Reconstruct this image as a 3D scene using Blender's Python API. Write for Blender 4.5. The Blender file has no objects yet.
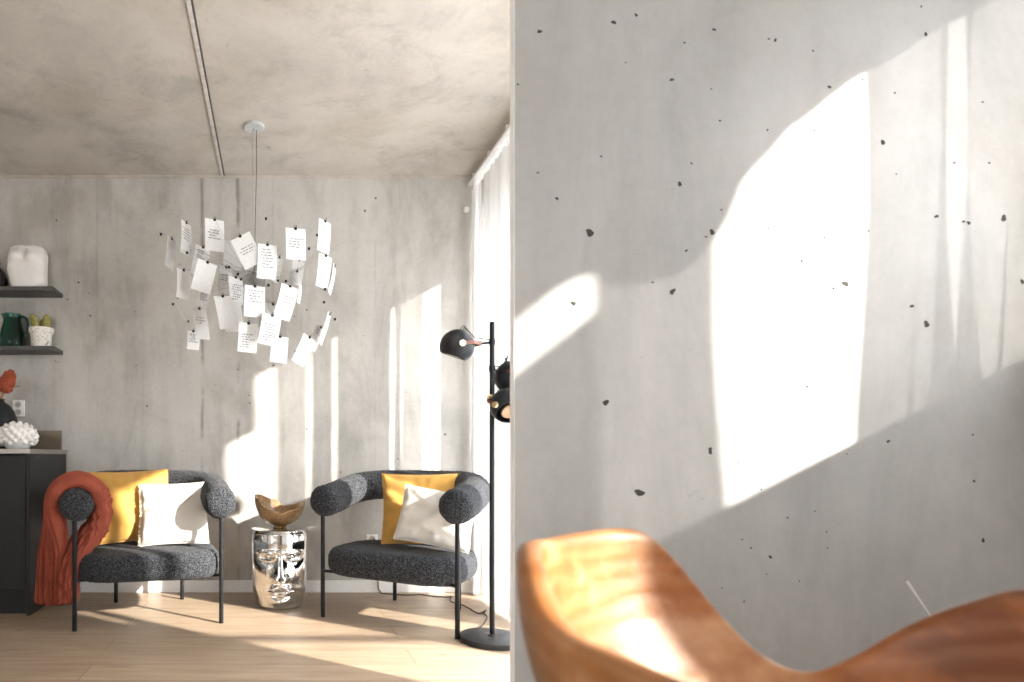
import bpy, bmesh, math, random
from mathutils import Vector, Matrix, noise

sc = bpy.context.scene
COL = sc.collection
PI = math.pi
R = math.radians

# ------------------------------------------------------------------ camera
F = 620.0                      # focal length in pixels of the 1024 px wide frame
CX, CY, CH = 276.0, 456.0, 0.85   # principal point (shift lens) and camera height
BACK = 3.875                   # distance to the back wall
cam_d = bpy.data.cameras.new('camera')
cam_d.sensor_fit = 'HORIZONTAL'
cam_d.sensor_width = 36.0
cam_d.lens = F / 1024 * 36.0
cam_d.shift_x = (512 - CX) / 1024
cam_d.shift_y = (CY - 341) / 1024
cam_d.clip_start = 0.02
cam_d.dof.use_dof = True
cam_d.dof.focus_distance = 2.0
cam_d.dof.aperture_fstop = 4.6
cam = bpy.data.objects.new('camera', cam_d)
cam.location = (0, 0, CH)
cam.rotation_euler = (PI / 2, 0, 0)
COL.objects.link(cam)
sc.camera = cam

# ------------------------------------------------------------------ light
W = bpy.data.worlds.new('sky')
sc.world = W
W.use_nodes = True
bg = W.node_tree.nodes['Background']
bg.inputs[0].default_value = (0.975, 0.985, 1.0, 1)
bg.inputs[1].default_value = 7.0

SUN_DIR = Vector((-1.40, 1.0, -0.70)).normalized()
sun_d = bpy.data.lights.new('sun', 'SUN')
sun_d.energy = 16.0
sun_d.angle = R(1.3)
sun_d.color = (1.0, 0.945, 0.865)
sun = bpy.data.objects.new('sun', sun_d)
sun.rotation_euler = SUN_DIR.to_track_quat('-Z', 'Y').to_euler()
sun.location = (6, -3, 5)
COL.objects.link(sun)

sc.view_settings.view_transform = 'Standard'
sc.view_settings.look = 'None'
sc.view_settings.exposure = 0.28
sc.view_settings.gamma = 1.0
sc.view_settings.use_curve_mapping = False
try:
    sc.cycles.use_denoising = True
    sc.cycles.diffuse_bounces = 6
    sc.cycles.max_bounces = 14
    sc.cycles.transparent_max_bounces = 16
    sc.cycles.sample_clamp_indirect = 8
    sc.cycles.caustics_reflective = False
    sc.cycles.caustics_refractive = False
except Exception:
    pass


def at(px, py, y):
    """point at distance y that stands at a place of the frame"""
    return Vector(((px - CX) / F * y, y, CH - (py - CY) / F * y))


def onfloor(px, py, z=0.0):
    y = (CH - z) * F / (py - CY)
    return Vector(((px - CX) / F * y, y, z))


# ------------------------------------------------------------------ materials
class NT:
    def __init__(s, name):
        s.m = bpy.data.materials.new(name)
        s.m.use_nodes = True
        s.t = s.m.node_tree
        s.b = s.t.nodes['Principled BSDF']
        s.out = s.t.nodes['Material Output']
        s.co = s.t.nodes.new('ShaderNodeTexCoord').outputs['Object']

    def n(s, kind, **kw):
        nd = s.t.nodes.new('ShaderNode' + kind)
        for k, v in kw.items():
            setattr(nd, k, v)
        return nd

    def l(s, a, b):
        s.t.links.new(a, b)

    def map(s, scale=(1, 1, 1), rot=(0, 0, 0), loc=(0, 0, 0)):
        m = s.n('Mapping')
        m.inputs['Scale'].default_value = scale
        m.inputs['Rotation'].default_value = rot
        m.inputs['Location'].default_value = loc
        s.l(s.co, m.inputs[0])
        return m.outputs[0]

    def noise(s, scale, detail=4, rough=0.55, vec=None, dist=0.0):
        nd = s.n('TexNoise')
        nd.inputs['Scale'].default_value = scale
        nd.inputs['Detail'].default_value = detail
        nd.inputs['Roughness'].default_value = rough
        nd.inputs['Distortion'].default_value = dist
        s.l(vec if vec is not None else s.co, nd.inputs['Vector'])
        return nd.outputs['Fac']

    def ramp(s, fac, stops, interp='LINEAR'):
        r = s.n('ValToRGB')
        r.color_ramp.interpolation = interp
        els = r.color_ramp.elements
        while len(els) < len(stops):
            els.new(0.5)
        for e, (p, c) in zip(els, stops):
            e.position = p
            if not isinstance(c, (tuple, list)):
                c = (c, c, c)
            e.color = (*c[:3], 1)
        s.l(fac, r.inputs[0])
        return r.outputs[0]

    def mix(s, fac, a, b, mode='MIX'):
        m = s.n('Mix', data_type='RGBA', blend_type=mode)
        ins = [i for i in m.inputs if i.type == 'RGBA']
        f = m.inputs[0]
        for src, dst in ((fac, f), (a, ins[0]), (b, ins[1])):
            if hasattr(src, 'is_output'):
                s.l(src, dst)
            elif isinstance(src, (tuple, list)):
                dst.default_value = (*src[:3], 1)
            else:
                dst.default_value = src
        return [o for o in m.outputs if o.type == 'RGBA'][0]

    def color(s, c):
        if hasattr(c, 'is_output'):
            s.l(c, s.b.inputs['Base Color'])
        else:
            s.b.inputs['Base Color'].default_value = (*c, 1)

    def rough(s, r):
        if hasattr(r, 'is_output'):
            s.l(r, s.b.inputs['Roughness'])
        else:
            s.b.inputs['Roughness'].default_value = r

    def bump(s, h, strength=0.3, dist=0.01):
        b = s.n('Bump')
        b.inputs['Strength'].default_value = strength
        b.inputs['Distance'].default_value = dist
        s.l(h, b.inputs['Height'])
        s.l(b.outputs[0], s.b.inputs['Normal'])

    def set(s, **kw):
        for k, v in kw.items():
            s.b.inputs[k.replace('_', ' ')].default_value = v


def plain(name, c, rough=0.5, metal=0.0, var=0.12, scale=30, bump=0.0):
    t = NT(name)
    f = t.noise(scale, 4)
    lo = tuple(x * (1 - var) for x in c)
    hi = tuple(min(1, x * (1 + var)) for x in c)
    t.color(t.ramp(f, [(0.3, lo), (0.7, hi)]))
    t.rough(rough)
    t.set(Metallic=metal)
    if bump:
        t.bump(f, bump, 0.002)
    return t.m


def concrete(name, base, streak='z', seams=(), pits=True, contrast=1.0, warm=(0.40, 0.365, 0.315)):
    t = NT(name)
    big = t.noise(1.3, 6, 0.6, dist=0.4)
    k = contrast
    c = t.ramp(big, [(0.28, tuple(x * (1 - 0.26 * k) for x in base)), (0.5, base), (0.72, tuple(min(1, x * (1 + 0.12 * k)) for x in base))])
    # warm cement blotches
    bl = t.noise(2.6, 5, 0.6, t.map((1, 1, 1), loc=(3.1, 1.7, 5.2)), 0.6)
    c = t.mix(t.ramp(bl, [(0.50, 0.0), (0.68, 0.55 * k)]), c, warm)
    if streak:
        sc_ = {'z': (3.5, 3.5, 0.22), 'x': (0.6, 5, 5), 'none': (1, 1, 1)}[streak]
        st = t.noise(2.2, 5, 0.65, t.map(sc_))
        c = t.mix(0.30 * k, c, t.ramp(st, [(0.30, 0.55), (0.5, 0.86), (0.7, 1.0)]), 'MULTIPLY')
        dr = t.noise(1.6, 6, 0.7, t.map((2.4, 2.4, 0.7), loc=(4, 4, 1)), 0.5)
        c = t.mix(0.6 * k, c, t.ramp(dr, [(0.34, 0.62), (0.50, 0.95), (0.6, 1.0)]), 'MULTIPLY')
    fine = t.noise(45, 5, 0.7)
    c = t.mix(0.30, c, t.ramp(fine, [(0.3, 0.72), (0.7, 1.0)]), 'MULTIPLY')
    # worn dark scuffs
    sc2 = t.noise(9, 6, 0.75, t.map((1.0, 1.0, 2.2), loc=(7, 2, 9)))
    c = t.mix(t.ramp(sc2, [(0.655, 0.0), (0.70, 0.35 * k)]), c, (0.16, 0.15, 0.135))
    if seams:
        sep = t.n('SeparateXYZ')
        t.l(t.co, sep.inputs[0])
        wob = t.noise(3, 3, 0.5)
        for x, w, a in seams:
            ad = t.n('Math', operation='MULTIPLY_ADD')
            t.l(wob, ad.inputs[0]); ad.inputs[1].default_value = 0.03; t.l(sep.outputs['X'], ad.inputs[2])
            d = t.n('Math', operation='SUBTRACT'); t.l(ad.outputs[0], d.inputs[0]); d.inputs[1].default_value = x + 0.015
            ab = t.n('Math', operation='ABSOLUTE'); t.l(d.outputs[0], ab.inputs[0])
            brk = t.noise(2.5, 5, 0.7, t.map((0.4, 1, 1.6), loc=(x * 7, 0, x)))
            m1 = t.ramp(ab.outputs[0], [(0.0, a), (w, 0.0)])
            mm = t.mix(1.0, m1, t.ramp(brk, [(0.42, 0.0), (0.6, 1.0)]), 'MULTIPLY')
            c = t.mix(mm, c, (0.15, 0.14, 0.125))
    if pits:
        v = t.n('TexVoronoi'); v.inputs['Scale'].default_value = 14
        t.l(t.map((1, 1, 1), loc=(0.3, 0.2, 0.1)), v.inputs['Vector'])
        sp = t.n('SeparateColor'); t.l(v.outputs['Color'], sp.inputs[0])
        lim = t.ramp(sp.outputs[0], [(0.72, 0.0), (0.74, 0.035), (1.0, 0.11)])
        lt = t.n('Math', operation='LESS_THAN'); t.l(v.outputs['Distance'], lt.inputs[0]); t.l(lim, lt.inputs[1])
        c = t.mix(lt.outputs[0], c, (0.08, 0.075, 0.07))  # pits stay flat; the shade inside them is put into this dark colour
    t.color(c)
    t.rough(0.75)
    t.bump(fine, 0.12, 0.004)
    return t.m


def boucle(name):
    t = NT(name)
    v = t.n('TexVoronoi'); v.inputs['Scale'].default_value = 150
    t.l(t.co, v.inputs['Vector'])
    f = t.noise(240, 3, 0.7)
    a = t.ramp(f, [(0.40, (0.004, 0.0046, 0.006)), (0.53, (0.024, 0.026, 0.031)), (0.66, (0.27, 0.28, 0.298))])
    t.color(t.mix(0.5, a, t.ramp(v.outputs['Distance'], [(0.08, (0.17, 0.177, 0.19)), (0.5, (0.010, 0.0112, 0.0138))])))
    t.rough(0.95)
    t.set(Sheen_Weight=0.06, Sheen_Roughness=0.5)
    t.b.inputs['Specular IOR Level'].default_value = 0.1
    t.bump(v.outputs['Distance'], 0.8, 0.006)
    return t.m


def fabric(name, c, var=0.12, scale=400, sheen=0.2, wrinkle=0.15):
    t = NT(name)
    f = t.noise(scale, 2, 0.6)
    g = t.noise(14, 3, 0.5)
    lo = tuple(x * (1 - var) for x in c); hi = tuple(min(1, x * (1 + var)) for x in c)
    t.color(t.mix(0.5, t.ramp(f, [(0.3, lo), (0.7, hi)]), t.ramp(g, [(0.3, lo), (0.7, hi)])))
    t.rough(0.9)
    t.set(Sheen_Weight=sheen)
    t.b.inputs['Specular IOR Level'].default_value = 0.15
    t.bump(g, wrinkle, 0.02)
    return t.m


def oak_floor():
    t = NT('oak_planks')
    br = t.n('TexBrick', offset=0.37, squash=1.0)
    br.inputs['Scale'].default_value = 1.0
    br.inputs['Mortar Size'].default_value = 0.0016
    br.inputs['Mortar Smooth'].default_value = 0.2
    br.inputs['Brick Width'].default_value = 2.1
    br.inputs['Row Height'].default_value = 0.185
    br.inputs['Color1'].default_value = (0.0, 0.0, 0.0, 1)
    br.inputs['Color2'].default_value = (1, 1, 1, 1)
    br.inputs['Mortar'].default_value = (0.5, 0.5, 0.5, 1)
    t.l(t.map((1, 1, 1), loc=(0.75, 0.06, 0)), br.inputs['Vector'])
    g1 = t.noise(3.0, 6, 0.6, t.map((1.0, 11, 1)), 0.8)
    g2 = t.noise(10, 4, 0.6, t.map((0.5, 16, 1)))
    c = t.ramp(g1, [(0.25, (0.31, 0.222, 0.148)), (0.5, (0.41, 0.305, 0.212)), (0.75, (0.49, 0.375, 0.272))])
    c = t.mix(0.35, c, t.ramp(g2, [(0.3, 0.70), (0.7, 1.0)]), 'MULTIPLY')
    c = t.mix(0.30, c, t.ramp(br.outputs['Color'], [(0.0, 0.62), (1.0, 1.0)]), 'MULTIPLY')
    c = t.mix(br.outputs['Fac'], c, (0.15, 0.105, 0.07))
    # knots
    v = t.n('TexVoronoi'); v.inputs['Scale'].default_value = 2.6
    t.l(t.map((0.6, 1.6, 1)), v.inputs['Vector'])
    c = t.mix(t.ramp(v.outputs['Distance'], [(0.015, 0.75), (0.05, 0.0)]), c, (0.12, 0.075, 0.045))
    t.color(c)
    t.rough(t.ramp(g2, [(0.2, 0.36), (0.8, 0.5)]))
    t.bump(g2, 0.06, 0.003)
    return t.m


def carved_wood(name, dark, mid, light, scale=1.0, rough=0.35, blot=0.55):
    t = NT(name)
    vec = t.map((scale, scale, scale * 2.2), rot=(0.5, 0.25, 0.3))
    w = t.n('TexWave', wave_type='RINGS')
    w.inputs['Scale'].default_value = 6
    w.inputs['Distortion'].default_value = 5
    w.inputs['Detail'].default_value = 3
    w.inputs['Detail Scale'].default_value = 1.5
    t.l(vec, w.inputs['Vector'])
    nz = t.noise(5 * scale, 5, 0.6)
    c = t.ramp(w.outputs['Fac'], [(0.1, dark), (0.5, mid), (0.9, light)])
    c = t.mix(blot, c, t.ramp(nz, [(0.36, dark), (0.54, mid), (0.72, light)]))
    t.color(c)
    t.rough(rough)
    t.bump(w.outputs['Fac'], 0.08, 0.004)
    return t.m


def sheer(name, clear, tint=(0.96, 0.965, 0.97), through=0.5):
    t = NT(name)
    t.t.nodes.remove(t.b)
    d = t.n('BsdfDiffuse'); d.inputs[0].default_value = (*tint, 1)
    tr = t.n('BsdfTranslucent'); tr.inputs[0].default_value = (*tint, 1)
    m1 = t.n('MixShader'); m1.inputs[0].default_value = through
    t.l(d.outputs[0], m1.inputs[1]); t.l(tr.outputs[0], m1.inputs[2])
    cl = t.n('BsdfTransparent')
    m2 = t.n('MixShader')
    wv = t.noise(900, 1, 0.5)
    t.l(t.ramp(wv, [(0.3, max(0, clear * 0.8)), (0.7, min(1, clear * 1.2))]), m2.inputs[0])
    t.l(m1.outputs[0], m2.inputs[1]); t.l(cl.outputs[0], m2.inputs[2])
    t.l(m2.outputs[0], t.out.inputs['Surface'])
    return t.m


def paper():
    t = NT('note_paper')
    t.t.nodes.remove(t.b)
    f = t.noise(60, 3)
    col = t.ramp(f, [(0.3, (0.80, 0.80, 0.795)), (0.7, (0.86, 0.86, 0.855))])
    d = t.n('BsdfDiffuse'); t.l(col, d.inputs[0])
    tr = t.n('BsdfTranslucent'); t.l(col, tr.inputs[0])
    m1 = t.n('MixShader'); m1.inputs[0].default_value = 0.10
    t.l(d.outputs[0], m1.inputs[1]); t.l(tr.outputs[0], m1.inputs[2])
    t.l(m1.outputs[0], t.out.inputs['Surface'])
    return t.m


def glass(name, c, rough=0.02, ior=1.45):
    t = NT(name)
    f = t.noise(8, 2)
    t.color(t.ramp(f, [(0.3, tuple(x * 0.85 for x in c)), (0.7, c)]))
    t.set(Transmission_Weight=1.0, Roughness=rough, IOR=ior)
    return t.m


M = {}
M['concrete_wall'] = concrete('concrete_wall', (0.56, 0.54, 0.505), 'z',
                              seams=((-0.46, 0.016, 0.75), (-0.235, 0.018, 0.8), (-0.02, 0.008, 0.35), (-1.12, 0.008, 0.3), (0.62, 0.008, 0.25)), contrast=1.0)
M['concrete_ceiling'] = concrete('concrete_ceiling', (0.57, 0.53, 0.475), 'none', pits=False, contrast=0.95, warm=(0.44, 0.385, 0.31))
M['concrete_panel'] = concrete('concrete_panel', (0.50, 0.497, 0.487), 'z', pits=False, contrast=0.6, warm=(0.41, 0.375, 0.335))
M['pit'] = plain('air_pit_shade', (0.05, 0.047, 0.043), 0.9, var=0.3, scale=200)  # for flush disks: the shade inside a pit painted as dark colour
M['scratch'] = plain('pale_scratch', (0.72, 0.71, 0.69), 0.8)
M['white_paint'] = plain('white_paint', (0.86, 0.86, 0.85), 0.5, var=0.03)
M['plaster'] = plain('pale_plaster', (0.68, 0.665, 0.64), 0.8, var=0.05, scale=4)
M['joint'] = plain('dark_joint', (0.09, 0.082, 0.073), 0.8)
M['rail_metal'] = plain('pale_rail', (0.52, 0.49, 0.45), 0.6, var=0.15)
M['oak'] = oak_floor()
M['boucle'] = boucle('charcoal_boucle')
M['black_metal'] = plain('black_metal', (0.016, 0.0165, 0.018), 0.4, 0.25, var=0.2)
M['lamp_black'] = plain('lamp_black', (0.018, 0.019, 0.022), 0.36, 0.0, var=0.2)
M['base_metal'] = plain('lamp_base', (0.040, 0.041, 0.043), 0.45, 0.2, var=0.15)
M['brass'] = plain('brass', (0.72, 0.55, 0.32), 0.3, 0.9)
M['steel'] = plain('brushed_steel', (0.55, 0.54, 0.52), 0.35, 0.9)
M['bulb'] = plain('bronze_reflector', (0.30, 0.20, 0.12), 0.4, 0.6)
M['canopy'] = plain('grey_white_enamel', (0.50, 0.52, 0.53), 0.35)
M['knob'] = plain('ivory_knob', (0.72, 0.62, 0.46), 0.4)
M['leather'] = plain('brown_leather', (0.16, 0.055, 0.03), 0.5)
M['cable'] = plain('black_cable', (0.02, 0.019, 0.018), 0.6)
M['mustard'] = fabric('mustard_cotton', (0.55, 0.305, 0.075), 0.10, sheen=0.15)
M['cream'] = fabric('cream_cotton', (0.62, 0.58, 0.52), 0.06, sheen=0.1)
M['fringe'] = fabric('cream_fringe', (0.66, 0.54, 0.38), 0.2)
M['throw'] = fabric('terracotta_velvet', (0.26, 0.062, 0.038), 0.28, 250, 0.12, 0.1)
M['throw'].node_tree.nodes['Principled BSDF'].inputs['Sheen Tint'].default_value = (1.0, 0.5, 0.4, 1)
M['cabinet'] = plain('charcoal_laminate', (0.024, 0.025, 0.026), 0.42, var=0.08, scale=5)
M['gap'] = plain('cabinet_gap', (0.015, 0.015, 0.015), 0.8)
M['steel_top'] = plain('steel_worktop', (0.42, 0.40, 0.37), 0.28, 0.85, var=0.08, scale=6)
M['bronze'] = plain('bronzed_steel', (0.30, 0.25, 0.19), 0.3, 0.85, var=0.12, scale=8)
M['end_white'] = plain('bright_white_paint', (0.95, 0.95, 0.945), 0.5, var=0.02)
M['shelf'] = plain('shelf_metal', (0.085, 0.085, 0.082), 0.45, 0.2, var=0.1)
M['ceramic'] = plain('white_ceramic', (0.80, 0.785, 0.76), 0.55, var=0.06, scale=12, bump=0.05)
M['black_ceramic'] = plain('black_ceramic', (0.022, 0.023, 0.025), 0.5, var=0.2)
M['green_glass'] = glass('green_glass', (0.02, 0.30, 0.22))
M['frosted'] = glass('frosted_glass', (0.93, 0.94, 0.94), 0.45, 1.2)
M['cactus'] = plain('cactus_green', (0.27, 0.25, 0.075), 0.8, var=0.35, scale=60, bump=0.4)
M['soil'] = plain('potting_soil', (0.06, 0.042, 0.03), 0.95, var=0.4, scale=90, bump=0.5)
M['banksia'] = plain('banksia_bristles', (0.26, 0.05, 0.018), 0.9, var=0.5, scale=160, bump=0.9)
M['stem'] = plain('dry_stem', (0.42, 0.20, 0.09), 0.8, var=0.3, scale=60)
M['socket_dark'] = plain('socket_hole', (0.10, 0.10, 0.10), 0.7)
M['sheer'] = sheer('sheer_cotton', 0.17, through=0.09)
M['dense'] = sheer('gathered_sheer', 0.02, (0.93, 0.935, 0.94), 0.075)
M['bay_sheer'] = sheer('side_sheer', 0.10, through=0.10)
M['bay_thin'] = sheer('thin_side_sheer', 0.18, through=0.10)
M['fill_blind'] = sheer('fill_blind_cloth', 0.0)
M['paper'] = paper()
M['ink'] = plain('ink', (0.05, 0.053, 0.075), 0.8)
M['clip'] = plain('clip_black', (0.02, 0.02, 0.02), 0.4, 0.3)
M['wire'] = plain('steel_wire', (0.42, 0.41, 0.40), 0.4, 0.7)
M['bowl_gold'] = carved_wood('burl_wood', (0.09, 0.04, 0.018), (0.30, 0.16, 0.065), (0.56, 0.38, 0.19), 3.5, 0.25, 0.35)
M['bowl_brown'] = carved_wood('brown_burl_wood', (0.13, 0.042, 0.012), (0.35, 0.142, 0.045), (0.64, 0.42, 0.25), 1.5, 0.45, 0.92)


for k_ in ('black_metal', 'lamp_black', 'base_metal', 'cabinet', 'black_ceramic', 'shelf', 'clip'):
    M[k_].node_tree.nodes['Principled BSDF'].inputs['Specular IOR Level'].default_value = 0.2


def chrome():
    t = NT('polished_aluminium')
    f = t.noise(25, 3)
    t.color(t.ramp(f, [(0.3, (0.72, 0.715, 0.70)), (0.7, (0.82, 0.815, 0.80))]))
    t.set(Metallic=1.0)
    t.rough(t.ramp(f, [(0.3, 0.07), (0.7, 0.14)]))
    return t.m


def speckle():
    t = NT('speckled_pot')
    v = t.n('TexVoronoi', feature='DISTANCE_TO_EDGE'); v.inputs['Scale'].default_value = 55
    t.l(t.co, v.inputs['Vector'])
    f = t.noise(70, 3)
    c = t.ramp(v.outputs['Distance'], [(0.02, (0.20, 0.17, 0.13)), (0.07, (0.80, 0.77, 0.71))])
    c = t.mix(t.ramp(f, [(0.45, 1.0), (0.6, 0.0)]), c, (0.80, 0.77, 0.71))
    t.color(c); t.rough(0.6)
    t.bump(v.outputs['Distance'], 0.3, 0.002)
    return t.m


M['chrome'] = chrome()
M['speckle'] = speckle()


# ------------------------------------------------------------------ mesh helpers
class MB:
    """collects shapes; build() links them as ONE mesh object"""
    def __init__(s):
        s.v, s.f, s.mi = [], [], []

    def add(s, v, f, mi=0):
        o = len(s.v)
        s.v += [tuple(p) for p in v]
        s.f += [tuple(i + o for i in q) for q in f]
        s.mi += [mi] * len(f)
        return s

    def box(s, x0, x1, y0, y1, z0, z1, bev=0.0, mi=0, mat=None):
        bm = bmesh.new()
        bmesh.ops.create_cube(bm, size=1)
        for p in bm.verts:
            p.co = Vector(((x0 + x1) / 2 + p.co.x * (x1 - x0), (y0 + y1) / 2 + p.co.y * (y1 - y0), (z0 + z1) / 2 + p.co.z * (z1 - z0)))
        if bev:
            bmesh.ops.bevel(bm, geom=bm.edges[:], offset=bev, segments=2, profile=0.5, affect='EDGES')
        if mat is not None:
            bm.transform(mat)
        bm.verts.index_update()
        s.add([p.co for p in bm.verts], [[q.index for q in f.verts] for f in bm.faces], mi)
        bm.free()
        return s

    def rings(s, rings, closed=True, cap0=True, cap1=True, mi=0):
        n = len(rings[0])
        v = [p for r in rings for p in r]
        f = []
        for i in range(len(rings) - 1):
            for j in range(n if closed else n - 1):
                k = (j + 1) % n
                f.append((i * n + j, i * n + k, (i + 1) * n + k, (i + 1) * n + j))
        if closed and cap0:
            f.append(tuple(range(n - 1, -1, -1)))
        if closed and cap1:
            b = (len(rings) - 1) * n
            f.append(tuple(range(b, b + n)))
        return s.add(v, f, mi)

    def lathe(s, prof, n=48, c=(0, 0, 0), mi=0, cap0=True, cap1=True):
        rr = []
        for r, z in prof:
            rr.append([(c[0] + r * math.cos(2 * PI * j / n), c[1] + r * math.sin(2 * PI * j / n), c[2] + z) for j in range(n)])
        return s.rings(rr, True, cap0, cap1, mi)

    def tube(s, pts, rad, n=16, mi=0, fn=None):
        pts = [Vector(p) for p in pts]
        m = len(pts)
        if not hasattr(rad, '__len__'):
            rad = [rad] * m
        t0 = (pts[1] - pts[0]).normalized()
        ref = Vector((0, 0, 1)) if abs(t0.z) < 0.9 else Vector((1, 0, 0))
        nrm = t0.cross(ref).normalized()
        out = []
        for i, p in enumerate(pts):
            t = (pts[min(i + 1, m - 1)] - pts[max(i - 1, 0)]).normalized()
            nrm = (nrm - t * nrm.dot(t)).normalized()
            b = t.cross(nrm)
            ring = []
            for j in range(n):
                a = 2 * PI * j / n
                d = nrm * math.cos(a) + b * math.sin(a)
                q = p + d * rad[i]
                if fn:
                    q = q + d * fn(q)
                ring.append(q)
            out.append(ring)
        return s.rings(out, mi=mi)

    def grid(s, fn, nu, nv, mi=0):
        v = [fn(i / nu, j / nv) for i in range(nu + 1) for j in range(nv + 1)]
        f = [(i * (nv + 1) + j, (i + 1) * (nv + 1) + j, (i + 1) * (nv + 1) + j + 1, i * (nv + 1) + j + 1) for i in range(nu) for j in range(nv)]
        return s.add(v, f, mi)

    def build(s, name, mats, parent=None, smooth=True, loc=(0, 0, 0), rot=(0, 0, 0), angle=40):
        me = bpy.data.meshes.new(name)
        me.from_pydata(s.v, [], s.f)
        if not isinstance(mats, (list, tuple)):
            mats = [mats]
        for m in mats:
            me.materials.append(m)
        for p, k in zip(me.polygons, s.mi):
            p.material_index = k
            p.use_smooth = smooth
        bm = bmesh.new(); bm.from_mesh(me)
        bmesh.ops.recalc_face_normals(bm, faces=bm.faces)
        if smooth:
            for e in bm.edges:
                if len(e.link_faces) == 2 and e.calc_face_angle(0) > R(angle):
                    e.smooth = False
        bm.to_mesh(me); bm.free()
        o = bpy.data.objects.new(name, me)
        o.location = loc; o.rotation_euler = rot
        COL.objects.link(o)
        if parent:
            o.parent = parent
        return o


def tag(o, label, cat, group=None, kind=None):
    o['label'] = label; o['category'] = cat
    if group: o['group'] = group
    if kind: o['kind'] = kind
    return o


def thing(name, label, cat, loc=(0, 0, 0), rot=(0, 0, 0), group=None):
    o = bpy.data.objects.new(name, None)
    o.empty_display_size = 0.1
    o.location = loc; o.rotation_euler = rot
    COL.objects.link(o)
    return tag(o, label, cat, group)


def struct(o, label=None, cat=None):
    o['kind'] = 'structure'
    if label: o['label'] = label
    if cat: o['category'] = cat
    return o


def smoothstep(a, b, x):
    t = max(0, min(1, (x - a) / (b - a)))
    return t * t * (3 - 2 * t)


def lerp_table(tab, x):
    if x <= tab[0][0]: return tab[0][1]
    for (a, p), (b, q) in zip(tab, tab[1:]):
        if x <= b:
            t = (x - a) / (b - a)
            t = t * t * (3 - 2 * t)
            return p + (q - p) * t
    return tab[-1][1]


# ------------------------------------------------------------------ room shell
XL, XI, XE = -2.6, 1.36, 1.42     # left wall, inner and outer face of the window wall
YR, CEIL = -2.4, 2.6              # rear wall, ceiling
PX, PY, PT = 0.4231, 1.10, 0.0195  # partition: free end, face, thickness

struct(MB().box(XL - 0.1, XE, YR - 0.1, BACK + 0.1, -0.1, 0.0).build('floor', M['oak'], smooth=False), 'pale oak plank floor with sun patches', 'floor')
struct(MB().box(XL - 0.1, XE, BACK, BACK + 0.1, 0, CEIL).build('wall_back', M['concrete_wall'], smooth=False), 'bare concrete wall with stains behind the armchairs', 'wall')
struct(MB().box(XL - 0.1, XL, YR, BACK, 0, CEIL).build('wall_left', M['plaster'], smooth=False), 'plain pale wall beyond the left picture edge', 'wall')


def holed_wall(holes, y0, y1, axis):
    ys = sorted({y0, y1, *[h[0] for h in holes], *[h[1] for h in holes]})
    zs = sorted({0.0, CEIL, *[h[2] for h in holes], *[h[3] for h in holes]})
    mb = MB()
    for a, b in zip(ys, ys[1:]):
        for c, d in zip(zs, zs[1:]):
            ym, zm = (a + b) / 2, (c + d) / 2
            if any(h[0] < ym < h[1] and h[2] < zm < h[3] for h in holes):
                continue
            if axis == 'x':
                mb.box(XI, XE, a, b, c, d)
            else:
                mb.box(a, b, YR - 0.1, YR, c, d)
    return mb


H_M = (1.20, 3.84, 0.02, 2.30)        # wide main window, dressed with added blinds and the sheer curtain
H_C = (0.20, 1.085, 1.04, 1.73)
H_D = (-0.60, -0.22, 1.0, 1.62)  # unseen opening added so the sun reaches the near bowl
struct(holed_wall([H_M, H_C, H_D], YR, BACK, 'x').build('wall_right', M['plaster'], smooth=False), 'outer wall with the windows behind the sheer curtain', 'wall')
struct(holed_wall([(-2.3, -0.7, 0.8, 2.3)], XL, XI, 'y').build('wall_rear', M['plaster'], smooth=False), 'window wall behind the viewpoint', 'wall')


def window(name, h, mull=()):
    """slim frame set flush with the outer face of the opening; glass pane of its own"""
    fr = MB()
    w = 0.012
    for a, b in mull:
        fr.box(XE - 0.008, XE, a, b, h[2], h[3])
    fr.box(XE - 0.006, XE, h[0], h[1], h[3], h[3] + w).box(XE - 0.006, XE, h[0], h[1], h[2] - w, h[2])
    fr.box(XE - 0.006, XE, h[0] - w, h[0], h[2], h[3]).box(XE - 0.006, XE, h[1], h[1] + w, h[2], h[3])
    return struct(fr.build(name, M['white_paint'], smooth=False), 'white window frame in the outer wall', 'window')


window('window_1', H_M, [(1.627, 1.716)])
window('window_2', H_C)
window('added_window', H_D)
XB = 1.39  # plane of unseen blinds added to spread fill light and cut the sun
fill_blind = thing('added_window_blind', 'added white translucent blinds in the main window, unseen, shaping sun and fill light', 'fill_blind')
for y0, y1, z0, z1 in ((1.201, 1.606, 0.021, 2.299), (1.606, 2.362, 1.765, 2.299), (1.606, 1.648, 0.021, 1.075), (2.362, 2.667, 0.021, 2.299),
                       (2.667, 2.797, 1.765, 2.299), (2.797, 3.615, 2.102, 2.299), (3.615, 3.839, 0.021, 2.299)):
    MB().box(XB - 0.0006, XB + 0.0006, y0, y1, z0, z1).build('fabric_panel', M['fill_blind'], fill_blind, False)
hr = MB().box(1.44, 3.25, 1.20, 1.23, 1.145, 1.20, 0.002).box(3.22, 3.25, 1.205, 1.227, 0, 1.17)  # bar and post added outside to throw a shadow strip across the floor
struct(hr.build('shadow_rail', M['black_metal'], smooth=False), 'thin unseen rail added outside the main window to cast a floor shadow', 'railing')

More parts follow.
